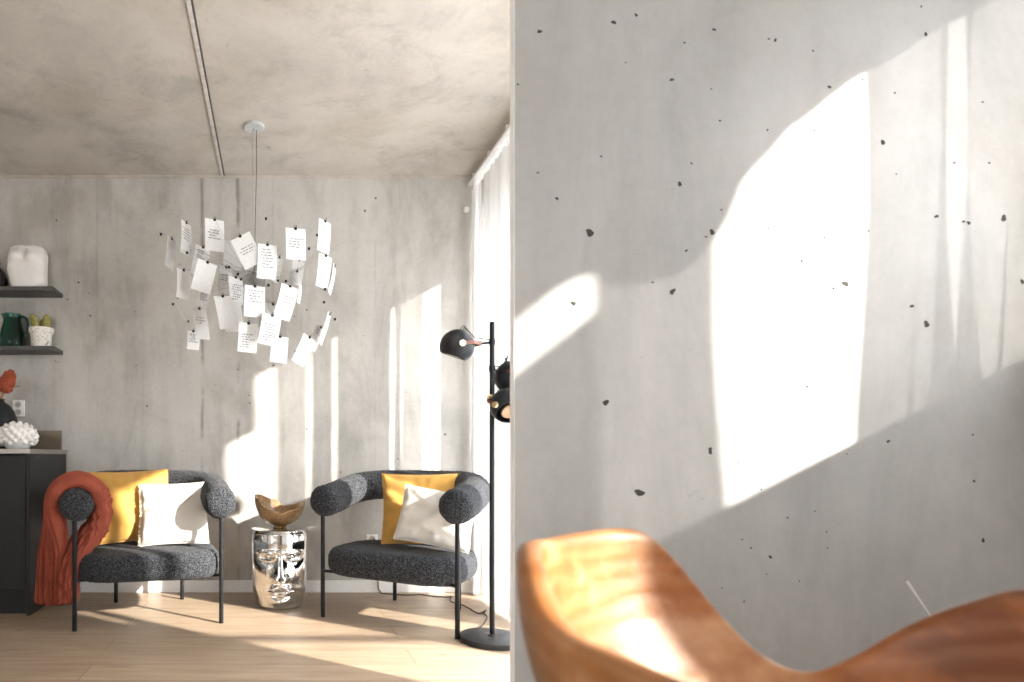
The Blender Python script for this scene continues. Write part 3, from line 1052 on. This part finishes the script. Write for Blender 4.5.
# resample smoothly
P = [Vector(p[:3]) for p in path]
rings = []
NS, NR = 150, 160
for i in range(NS + 1):
    s = i / NS * (len(P) - 1)
    k = min(int(s), len(P) - 2); q = s - k
    p0, p1, p2, p3 = P[max(k - 1, 0)], P[k], P[k + 1], P[min(k + 2, len(P) - 1)]
    pos = 0.5 * ((2 * p1) + (p2 - p0) * q + (2 * p0 - 5 * p1 + 4 * p2 - p3) * q * q + (3 * p1 - p0 - 3 * p2 + p3) * q ** 3)
    tan = 0.5 * ((p2 - p0) + 2 * (2 * p0 - 5 * p1 + 4 * p2 - p3) * q + 3 * (3 * p1 - p0 - 3 * p2 + p3) * q * q)
    tan.normalize()
    tw = R(path[k][3] + (path[k + 1][3] - path[k][3]) * q)
    base = Vector((0, 1, 0)); base = (base - tan * base.dot(tan)).normalized()
    oth = tan.cross(base)
    first = s < 9
    sgn = 1 if first else -1
    wd = base * math.cos(tw) + oth * math.sin(tw) * sgn
    td = tan.cross(wd)
    f = i / NS
    half_w = lerp_table([(0, 0.086), (0.12, 0.083), (0.25, 0.080), (0.36, 0.118), (0.58, 0.115), (0.72, 0.075), (0.85, 0.058), (1, 0.062)], f)
    half_t = lerp_table([(0, 0.036), (0.2, 0.034), (0.35, 0.026), (0.6, 0.026), (0.75, 0.034), (1, 0.033)], f)
    endk = math.sqrt(max(0.05, 1 - max(0, 1 - f * 60) ** 2)) * math.sqrt(max(0.05, 1 - max(0, 1 - (1 - f) * 60) ** 2))
    ring = []
    for j in range(NR):
        a = 2 * PI * j / NR
        c, sn = math.cos(a), math.sin(a)
        x = half_w * math.copysign(abs(c) ** 0.75, c)
        y = half_t * math.copysign(abs(sn) ** 0.75, sn)
        rib = 0.030 * abs(math.sin(x / 0.029 * PI)) ** 0.6 - 0.021
        cablek = smoothstep(0.55, 0.68, f)
        rib += cablek * 0.006 * math.sin(f * 150 + x * 120)
        y += math.copysign(rib, sn) * (1 if abs(sn) > 0.3 else abs(sn) / 0.3)
        wv = 0.006 * noise.noise(pos * 9 + Vector((a, 0, 0)))
        ring.append(pos + wd * x * endk + td * (y * endk + wv))
    rings.append(ring)
th.rings(rings)
thr = th.build('throw_blanket', M['throw'], loc=chL.location, rot=(0, 0, LA), angle=80)
tag(thr, 'terracotta red ribbed throw hanging over the arm beside the cabinet', 'blanket')

# ------------------------------------------------------------------ face stool with bowl
ST = Vector((0.018, 3.545, 0))
ns, nz = 260, 190
HS = 0.432


def face_r(th_, z):
    q = z / HS
    r = lerp_table([(0, 0.124), (0.03, 0.136), (0.3, 0.156), (0.6, 0.168), (0.85, 0.171), (0.96, 0.168), (1.0, 0.160)], q)
    a = (th_ + PI) % (2 * PI) - PI
    x = a * 0.155
    if abs(a) > 1.5:
        return r
    g = lambda cx, cz, sx, sz: math.exp(-((x - cx) / sx) ** 2 - ((z - cz) / sz) ** 2)
    d = 0.0
    ax = abs(x)
    # flattened eye sockets under the brow
    d -= 0.017 * g(0.07, 0.292, 0.048, 0.030) + 0.017 * g(-0.07, 0.292, 0.048, 0.030)
    # brow ridge
    bz = 0.326 - 0.10 * max(0, ax - 0.07) - 0.16 * max(0, 0.03 - ax)
    d += 0.008 * math.exp(-((z - bz) / 0.010) ** 2) * smoothstep(0.15, 0.11, ax)
    # eyes: lid ring and ball
    for cx in (-0.072, 0.072):
        ex, ez = (x - cx) / 0.045, (z - 0.297) / 0.0220
        rr = math.hypot(ex, ez)
        d += 0.010 * math.exp(-((rr - 1.0) / 0.24) ** 2)
        d += 0.004 * math.exp(-((rr - 0.62) / 0.18) ** 2)
        d += 0.010 * math.exp(-(rr / 0.42) ** 2)
    # nose
    if 0.14 < z < 0.345:
        t = (0.335 - z) / 0.165
        w = 0.013 + 0.016 * max(0, min(1, t)) ** 1.3
        hgt = 0.006 + 0.040 * max(0, min(1.0, t)) ** 1.15
        fade = smoothstep(0.148, 0.172, z) * smoothstep(0.345, 0.31, z)
        d += hgt * fade * (1 / (1 + (ax / w) ** 4))
    d += 0.018 * (g(0.030, 0.182, 0.013, 0.014) + g(-0.030, 0.182, 0.013, 0.014))
    # cheeks and folds
    d += 0.010 * (g(0.085, 0.20, 0.035, 0.05) + g(-0.085, 0.20, 0.035, 0.05))
    fold = 0.034 + (0.175 - z) * 0.55
    if 0.105 < z < 0.185:
        d -= 0.006 * math.exp(-((ax - fold) / 0.008) ** 2)
    # lips
    lw = 0.058
    if ax < 0.085:
        k = smoothstep(lw + 0.012, lw - 0.03, ax)
        arch = 0.006 * math.cos(ax / lw * PI * 1.2)
        d += 0.017 * k * math.exp(-((z - 0.131 - arch * 0.6 + 0.1 * ax) / 0.0105) ** 2)
        d += 0.020 * k * math.exp(-((z - 0.103 + 0.03 * ax) / 0.0115) ** 2)
        d -= 0.010 * k * math.exp(-((z - 0.117 + 0.07 * ax) / 0.004) ** 2)
    d -= 0.010 * g(0, 0.078, 0.05, 0.010)
    d += 0.020 * g(0, 0.048, 0.045, 0.024)
    return r + d * smoothstep(1.5, 1.1, abs(a))


rings = []
for i in range(nz + 1):
    z = HS * i / nz
    ring = []
    for j in range(ns):
        a = 2 * PI * j / ns
        r = face_r(a, z)
        wa = a - PI / 2 + R(2)
        ring.append((r * math.cos(wa), r * math.sin(wa), z))
    rings.append(ring)
for ins, zz in ((0.985, HS + 0.004), (0.95, HS + 0.007), (0.88, HS + 0.008), (0.4, HS + 0.008), (0.02, HS + 0.008)):
    rings.append([(p[0] * ins, p[1] * ins, zz) for p in rings[nz]])
stool = MB().rings(rings).build('face_stool', M['chrome'], loc=ST, angle=75)
tag(stool, 'polished silver drum stool with a sculpted face, between the armchairs', 'stool')


def bowl_mesh(Rr, rim, zb, thick, n=160, nz_=40, power=2.3, foot=0.0, footz=0.0):
    """carved bowl: rim(angle) gives the height of the wavy edge above the base"""
    mb = MB()
    rings = []
    if foot:
        rings.append([(foot * 0.9 * math.cos(2 * PI * j / n), foot * 0.9 * math.sin(2 * PI * j / n), 0) for j in range(n)])
        rings.append([(foot * math.cos(2 * PI * j / n), foot * math.sin(2 * PI * j / n), 0.003) for j in range(n)])
        rings.append([(foot * 0.85 * math.cos(2 * PI * j / n), foot * 0.85 * math.sin(2 * PI * j / n), footz) for j in range(n)])

    def sec(a, q, off):
        H = rim(a)
        hmax = zb
        z = footz + (H - footz) * q
        k = min(1.0, max(0.0, (z - footz) / (hmax - footz)))
        r = Rr * (1 - (1 - k) ** power) ** (1 / power)
        return max(0.004, r - off), z
    for i in range(nz_ + 1):
        q = (i / nz_) ** 1.5
        ring = []
        for j in range(n):
            a = 2 * PI * j / n
            r, z = sec(a, q, 0)
            if i == 0: r = max(r, foot * 0.8 or 0.02)
            ring.append((r * math.cos(a), r * math.sin(a), z))
        rings.append(ring)
    # rounded lip
    for off, dz in ((thick * 0.15, 0.004), (thick * 0.5, 0.006), (thick * 0.85, 0.004)):
        rings.append([((sec(2 * PI * j / n, 1, off)[0]) * math.cos(2 * PI * j / n), (sec(2 * PI * j / n, 1, off)[0]) * math.sin(2 * PI * j / n), rim(2 * PI * j / n) + dz) for j in range(n)])
    for i in range(nz_, -1, -1):
        q = (i / nz_) ** 1.5
        ring = []
        for j in range(n):
            a = 2 * PI * j / n
            r, z = sec(a, q, thick)
            z = max(z, footz + thick * 1.2)
            ring.append((r * math.cos(a), r * math.sin(a), z))
        rings.append(ring)
    return mb.rings(rings)


def rim_small(a):
    d = math.degrees(a) % 360
    tab = [(0, 0.148), (20, 0.146), (60, 0.118), (80, 0.110), (105, 0.150), (150, 0.182), (180, 0.186), (205, 0.168), (235, 0.118), (270, 0.090), (310, 0.108), (345, 0.142), (360, 0.148)]
    return lerp_table(tab, d)


sbowl = bowl_mesh(0.146, rim_small, 0.186, 0.010, foot=0.04, footz=0.012)
tag(sbowl.build('wooden_bowl', M['bowl_gold'], loc=(ST.x + 0.005, ST.y, HS + 0.0085), angle=70), 'golden burl-wood bowl with a notched wavy rim on the silver stool', 'bowl')

def spline_table(tab, x):
    n = len(tab)
    for i in range(n - 1):
        if tab[i][0] <= x <= tab[i + 1][0]:
            (a, p), (b, q) = tab[i], tab[i + 1]
            m0 = (q - tab[i - 1][1]) / (b - tab[i - 1][0]) if i > 0 else (q - p) / (b - a)
            m1 = (tab[i + 2][1] - p) / (tab[i + 2][0] - a) if i < n - 2 else (q - p) / (b - a)
            t = (x - a) / (b - a); h = b - a
            return ((2 * t ** 3 - 3 * t * t + 1) * p + (t ** 3 - 2 * t * t + t) * h * m0 + (-2 * t ** 3 + 3 * t * t) * q + (t ** 3 - t * t) * h * m1)
    return tab[-1][1]


# near bowl on its plinth beside the partition
BC = Vector((0.3515, 0.354, 0.59))
RIM = [(0, .757), (25, .757), (32, .745), (42, .721), (52, .692), (62, .676), (72, .685), (80, .713), (90, .757), (98, .782), (105, .787), (135, .785), (159, .789), (170, .778), (180, .757), (200, .752), (215, .745), (240, .70), (270, .68), (315, .70), (345, .745), (360, .757)]
nb = bowl_mesh(0.200, lambda a: spline_table(RIM, math.degrees(a) % 360) - BC.z - 0.006, 0.20, 0.016, n=240, nz_=50, power=2.6, foot=0.07, footz=0.012)
tag(nb.build('wooden_bowl', M['bowl_brown'], loc=BC, angle=70), 'large reddish wooden bowl with a scooped rim close to the pitted wall', 'bowl')
pl = MB().lathe([(0.001, 0), (0.125, 0), (0.128, 0.004), (0.128, 0.03), (0.10, 0.05), (0.095, 0.50), (0.115, 0.545), (0.118, 0.585), (0.114, 0.59), (0.001, 0.59)], 56)
tag(pl.build('plinth', M['black_ceramic'], loc=(BC.x, BC.y, 0)), 'slim black plinth under the large wooden bowl, below the picture', 'plinth')

# ------------------------------------------------------------------ floor lamp
LP = Vector((0.990, 2.84, 0))
lamp = thing('floor_lamp', 'black floor lamp with three ball spotlights beside the right armchair', 'floor lamp', LP)
MB().lathe([(0.001, 0), (0.140, 0), (0.142, 0.003), (0.142, 0.024), (0.138, 0.027), (0.02, 0.028), (0.018, 0.034), (0.001, 0.034)], 72).build('base', M['base_metal'], lamp)
MB().tube([(0, 0, 0.03), (0, 0, 1.458), (0, 0, 1.464)], [0.0115, 0.0115, 0.009], 20).build('pole', M['black_metal'], lamp)


def ball_head(c, axis, arm_z, pivot_side=-1):
    """ball shade open towards axis, hung in a leather-faced bracket from a rod on the pole"""
    c = Vector(c); axis = Vector(axis).normalized()
    r = 0.078
    rot = axis.to_track_quat('-Z', 'Y').to_matrix().to_4x4()
    hd = MB()
    prof = []
    for k in range(25):
        a = PI / 2 - (PI / 2 + R(38)) * k / 24
        prof.append((max(0.0008, r * math.cos(a)), r * math.sin(a)))
    inn = [(max(0.0008, p - 0.003 * (p / r)), z - 0.003 * z / r if z > 0 else z) for p, z in reversed(prof)]
    mb = MB().lathe(prof + inn, 48)
    hd.add([c + (rot @ Vector(v)) for v in mb.v], mb.f)
    sh = hd.build('shade', M['lamp_black'], lamp)
    blb = MB().lathe([(0.001, 0.03), (0.018, 0.03), (0.02, 0.0), (0.036, -0.03), (0.038, -0.042), (0.034, -0.046), (0.001, -0.044)], 32)
    b2 = MB().add([c + (rot @ Vector(v)) for v in blb.v], blb.f)
    b2.build('bulb', M['bulb'], sh)
    # vent wire on the crown
    w = MB()
    pts = [c + rot @ Vector((0.045 * math.cos(t) , 0.0, 0.062 + 0.034 * abs(math.sin(t)))) for t in [PI * k / 12 for k in range(13)]]
    w.tube(pts, 0.0022, 8)
    w.tube([c + rot @ Vector((0.0, 0, 0.078)), c + rot @ Vector((0.03, 0.012, 0.098)), c.lerp(Vector((0, 0, arm_z)), 0.5) + Vector((0, 0, 0.03)), Vector((0.0, 0, arm_z + 0.012))], 0.0025, 8)
    w.build('cord', M['cable'], sh)
    # rod and bracket
    root = Vector((0, 0, arm_z))
    d = (c - root); d2 = d.normalized()
    rod = MB().tube([root, root + d * 0.42], 0.0055, 12)
    rd = rod.build('arm', M['black_metal'], lamp)
    br = MB()
    side = d2.cross(Vector((0, 0, 1))).normalized()
    for s_ in (-1, 1):
        pts = [root + d * 0.30, root + d * 0.36 + side * s_ * 0.02, c - d2 * 0.055 + side * s_ * 0.076, c + side * s_ * 0.084]
        up = Vector((0, 0, 1))
        rr = []
        for p in pts:
            rr.append([p + up * 0.008 + side * 0.002, p - up * 0.008 + side * 0.002, p - up * 0.008 - side * 0.002, p + up * 0.008 - side * 0.002])
        br.rings(rr)
    br.build('bracket', M['leather'], rd, False)
    for s_ in (-1, 1):
        p0 = c + side * s_ * 0.074; p1 = c + side * s_ * 0.0895
        MB().tube([p0, p1, p1 + side * s_ * 0.001], [0.0135, 0.0135, 0.010], 20).build('pivot_knob', M['brass'] if pivot_side > 0 else M['knob'], rd)
    return sh


ball_head(Vector((0.829, 2.84, 1.352)) - LP, (-0.34, 0.20, -1.0), 1.371)
ball_head(Vector((1.088, 2.86, 1.212)) - LP, (0.3, -0.1, -1.0), 1.25, 1)
ball_head(Vector((1.034, 2.765, 1.075)) - LP, (-0.05, -0.62, -0.62), 1.115, 1)
for zz in (1.371, 1.25, 1.115):
    MB().tube([(0, 0, zz - 0.012), (0, 0, zz + 0.012)], 0.0145, 16).build('collar', M['black_metal'], lamp)
MB().box(-0.030, -0.006, -0.028, -0.010, 1.098, 1.128, 0.003).build('switch', M['brass'], lamp, False)

cab_pts = [LP + Vector((-0.02, 0.141, 0.006))]
for px, py in [(487, 618), (484, 613), (486, 610), (479, 613.5), (472, 610), (465, 606), (458, 603.5), (452, 602), (450, 599), (452, 596.5), (446, 597), (432, 596), (420, 594.5), (408, 595), (398, 594.5), (388, 593.8), (381, 593.2)]:
    p = onfloor(px, py, 0.004)
    p.y = min(p.y, BACK - 0.02)
    cab_pts.append(p)
cab_pts += [Vector((0.648, BACK - 0.02, 0.008)), Vector((0.636, BACK - 0.02, 0.03)), Vector((0.634, BACK - 0.02, 0.12)), Vector((0.632, BACK - 0.018, 0.24)), Vector((0.618, BACK - 0.022, 0.32)), Vector((0.602, BACK - 0.018, 0.335))]
sm = []
for k in range(len(cab_pts) - 1):
    p0, p1, p2, p3 = cab_pts[max(k - 1, 0)], cab_pts[k], cab_pts[k + 1], cab_pts[min(k + 2, len(cab_pts) - 1)]
    for q in (0, 0.25, 0.5, 0.75):
        sm.append(0.5 * ((2 * p1) + (p2 - p0) * q + (2 * p0 - 5 * p1 + 4 * p2 - p3) * q * q + (3 * p1 - p0 - 3 * p2 + p3) * q ** 3))
MB().tube([p - LP for p in sm], 0.0032, 8).build('power_cord', M['cable'], lamp)

# ------------------------------------------------------------------ pendant lamp with clipped notes
PC = Vector((-0.117, 3.288, CEIL))
pen = thing('pendant_lamp', 'pendant lamp of white handwritten notes clipped on thin wires', 'pendant lamp', PC)
MB().lathe([(0.001, -0.014), (0.051, -0.014), (0.055, -0.010), (0.055, 0.0), (0.001, 0.0)], 48).build('canopy', M['canopy'], pen)
MB().lathe([(0.001, -0.030), (0.006, -0.030), (0.008, -0.022), (0.001, -0.022)], 12, (0.006, -0.01, 0)).build('cord_grip', M['steel'], pen)
MB().tube([(-0.006, 0, -0.02), (-0.006, 0.001, -0.5), (-0.004, 0, -0.80)], 0.0016, 8).build('cord', M['wire'], pen)
MB().tube([(0.014, 0, -0.02), (0.013, 0.003, -0.25), (0.006, 0, -0.55), (0.003, 0, -0.80)], 0.0016, 8).build('cord', M['cable'], pen)
gl = MB().lathe([(0.055, -0.80), (0.058, -0.80), (0.058, -1.07), (0.055, -1.07)], 40, (0, 0, 0), cap0=False, cap1=False)
n0 = len(gl.f)
gl.rings([[(r * math.cos(2 * PI * j / 40), r * math.sin(2 * PI * j / 40), z) for j in range(40)] for r, z in ((0.055, -1.07), (0.055, -0.80))], cap0=False, cap1=False)
gl.build('glass_cylinder', M['frosted'], pen)
hubm = MB().lathe([(0.001, -0.84), (0.016, -0.84), (0.016, -0.79), (0.03, -0.785), (0.03, -0.775), (0.001, -0.775)], 24)
hubm.tube([(0, 0, -0.79), (0, 0, -1.075)], 0.004, 10)
hubm.lathe([(0.001, -1.078), (0.058, -1.078), (0.060, -1.074), (0.058, -1.070), (0.001, -1.070)], 40)
hub = hubm.build('hub', M['steel'], pen)
MB().lathe([(0.001, -0.84), (0.018, -0.84), (0.024, -0.88), (0.024, -0.95), (0.014, -0.985), (0.001, -0.99)], 24).build('bulb', M['frosted'], pen)

# px, py of the clip, width px, height px, lean (deg), depth, seed of the writing (0 = blank), bend
NOTES = [
    (171.5, 238.5, 4.5, 29, 1, 3.30, 0, 0.15), (186, 222.5, 7, 31, -4, 3.26, 1, 0.2), (214.5, 219.5, 18, 31, -2, 3.20, 2, 0.12),
    (240, 236, 22, 32, -27, 3.10, 3, 0.15), (234, 241, 19, 28, 2, 3.34, 0, 0.2), (203, 247, 13, 29, 8, 3.34, 4, 0.1),
    (207.6, 262, 19, 30, 13, 3.16, 0, 0.1), (183.5, 270, 11, 28, -5, 3.22, 0, 0.25), (226, 267, 12, 26, 0, 3.32, 5, 0.1),
    (235.5, 277, 13, 27, -6, 3.20, 6, 0.15), (255, 286, 20, 31, 1, 3.02, 7, 0.06), (177, 297.5, 2.5, 26, -10, 3.30, 0, -0.3),
    (199, 308.5, 12, 31, -10, 3.26, 8, 0.1), (193, 331, 10, 18, -8, 3.36, 9, 0.2), (204, 291, 8, 16, 2, 3.40, 10, 0.2),
    (222.5, 296, 17, 33, -13, 3.12, 0, 0.12), (231, 302, 18, 29, -10, 3.18, 0, 0.2), (248.5, 323, 18.5, 29, 1, 3.06, 11, 0.12),
    (272.3, 315, 19, 30, 8, 3.04, 12, 0.15), (273, 304, 18, 30, 4, 3.12, 0, 0.15), (290, 286, 17, 33, 10, 3.08, 13, 0.3),
    (280, 336.5, 17, 26, 2, 3.14, 0, 0.08), (297, 271, 4, 29, -22, 3.24, 0, 0.6), (309.5, 337, 13, 29, 22, 3.20, 0, 0.1),
    (320.5, 327, 9, 24, 20, 3.30, 14, 0.1), (329.5, 314, 4, 31, 14, 3.26, 0, 0.1), (295.5, 228.5, 20, 31, -2, 3.10, 15, 0.06),
    (299, 259.5, 12, 24, 4, 3.30, 0, 0.2), (325, 221, 13, 31, 1, 3.24, 16, 0.10), (325.5, 255.5, 14, 32, 3, 3.20, 17, 0.12),
    (334.5, 266, 4, 27, 4, 3.28, 0, 0.2), (267.3, 244.5, 19, 33, -2, 3.12, 18, 0.3), (279, 257, 7, 24, 1, 3.30, 0, 0.3)]
NW, NH = 0.106, 0.160


def note_fn(w, h, bend):
    def fn(a, b):
        x = (a - 0.5) * w
        z = -b * h
        y = bend * 0.10 * b * b - bend * 0.25 * (a - 0.5) ** 2 * w * (0.5 + b)
        return Vector((x, y, z))
    return fn


for k, (px, py, wp, hp, tilt, dep, seed, bend) in enumerate(NOTES):
    p = at(px, py, dep) - PC
    sc_px = F / dep
    h = hp / sc_px
    yaw = math.acos(max(0.04, min(1, wp / sc_px / NW)))
    yaw = min(yaw, R(84))
    fn = note_fn(NW, h, bend)
    mb = MB()
    mb.grid(fn, 8, 12)
    # real sheet: a back face a fraction of a millimetre behind
    o2 = len(mb.v)
    mb.v += [(v[0], v[1] + 0.0004, v[2]) for v in mb.v[:o2]]
    mb.f += [tuple(reversed([i + o2 for i in q])) for q in mb.f[:]]
    mb.mi += [0] * (len(mb.f) - len(mb.mi))
    rot = Matrix.Rotation(R(tilt), 4, 'Y') @ Matrix.Rotation(yaw, 4, 'Z')
    note = mb.build('note', M['paper'], pen, loc=p, rot=rot.to_euler(), angle=80)
    cl_ = MB().box(-0.0065, 0.0065, -0.006, 0.006, -0.008, 0.004, 0.0015)
    cl_.tube([(-0.004, -0.004, 0.003), (-0.003, -0.008, 0.012), (0.003, -0.008, 0.012), (0.004, -0.004, 0.003)], 0.0009, 6)
    cl_.build('clip', M['clip'], note, False)
    if seed:
        rs = random.Random(seed * 77)
        ink = MB()
        lines = rs.randint(3, 7)
        zl = 0.10 + 0.30 * rs.random()
        for li in range(lines):
            b0 = zl + li * 0.085
            if b0 > 0.92: break
            x0 = rs.uniform(0.10, 0.28); x1 = rs.uniform(0.55, 0.92)
            cur_x = x0
            while cur_x < x1:
                wl = rs.uniform(0.07, 0.20)
                e = min(cur_x + wl, x1)
                top, bot = [], []
                m_ = max(5, int((e - cur_x) * 90))
                for i in range(m_ + 1):
                    a = cur_x + (e - cur_x) * i / m_
                    bb = b0 + 0.014 * math.sin(i * 2.1 + rs.random()) + 0.02 * (a - 0.5) * math.sin(seed)
                    q = fn(a, bb); q.y -= 0.0007
                    top.append(q + Vector((0, 0, 0.0017))); bot.append(q - Vector((0, 0, 0.0017)))
                ink.rings([[t_, b_] for t_, b_ in zip(top, bot)], closed=False)
                cur_x = e + rs.uniform(0.03, 0.06)
        ink.build('handwriting', M['ink'], note, False)
    # wire to the hub
    hubp = Vector((0.02 * math.sin(k * 2.4), 0.02 * math.cos(k * 1.7), -0.80 - 0.008 * (k % 5)))
    top = p + Vector((0, 0, 0.004))
    midp = hubp.lerp(top, 0.55) + Vector((0, 0, 0.03 * math.sin(k * 1.9)))
    over = top + (top - midp).normalized() * 0.06
    pts = []
    for i in range(9):
        q = i / 8
        pts.append(hubp * (1 - q) ** 2 + midp * 2 * q * (1 - q) + top * q * q)
    pts.append(over)
    MB().tube(pts, 0.0007, 6).build('wire', M['wire'], pen)

# spare clips on bare wires
for k, (px, py, dep) in enumerate([(266, 218.5, 3.3), (190, 250, 3.4), (187, 252.5, 3.2), (192, 271, 3.36), (173, 304, 3.3), (188, 321.5, 3.4), (309, 248.5, 3.34), (325, 289, 3.2),
                                   (324, 302, 3.3), (335, 319, 3.25), (286, 281, 3.15), (278, 280.5, 3.2), (241, 279, 3.1), (238, 274, 3.2), (268.5, 285, 3.1), (229, 267, 3.2), (317, 235, 3.5), (161, 234, 3.3)]):
    p = at(px, py, dep) - PC
    hubp = Vector((0.02 * math.sin(k * 1.4), 0.02 * math.cos(k * 2.7), -0.80 - 0.01 * (k % 5)))
    over = p + (p - hubp).normalized() * 0.05
    w = MB().tube([hubp, hubp.lerp(p, 0.5) + Vector((0, 0, 0.02)), p, over], 0.0007, 6).build('wire', M['wire'], pen)
    mb = MB().box(p.x - 0.006, p.x + 0.006, p.y - 0.006, p.y + 0.006, p.z - 0.007, p.z + 0.005, 0.0015)
    mb.build('clip', M['clip'], w, False)
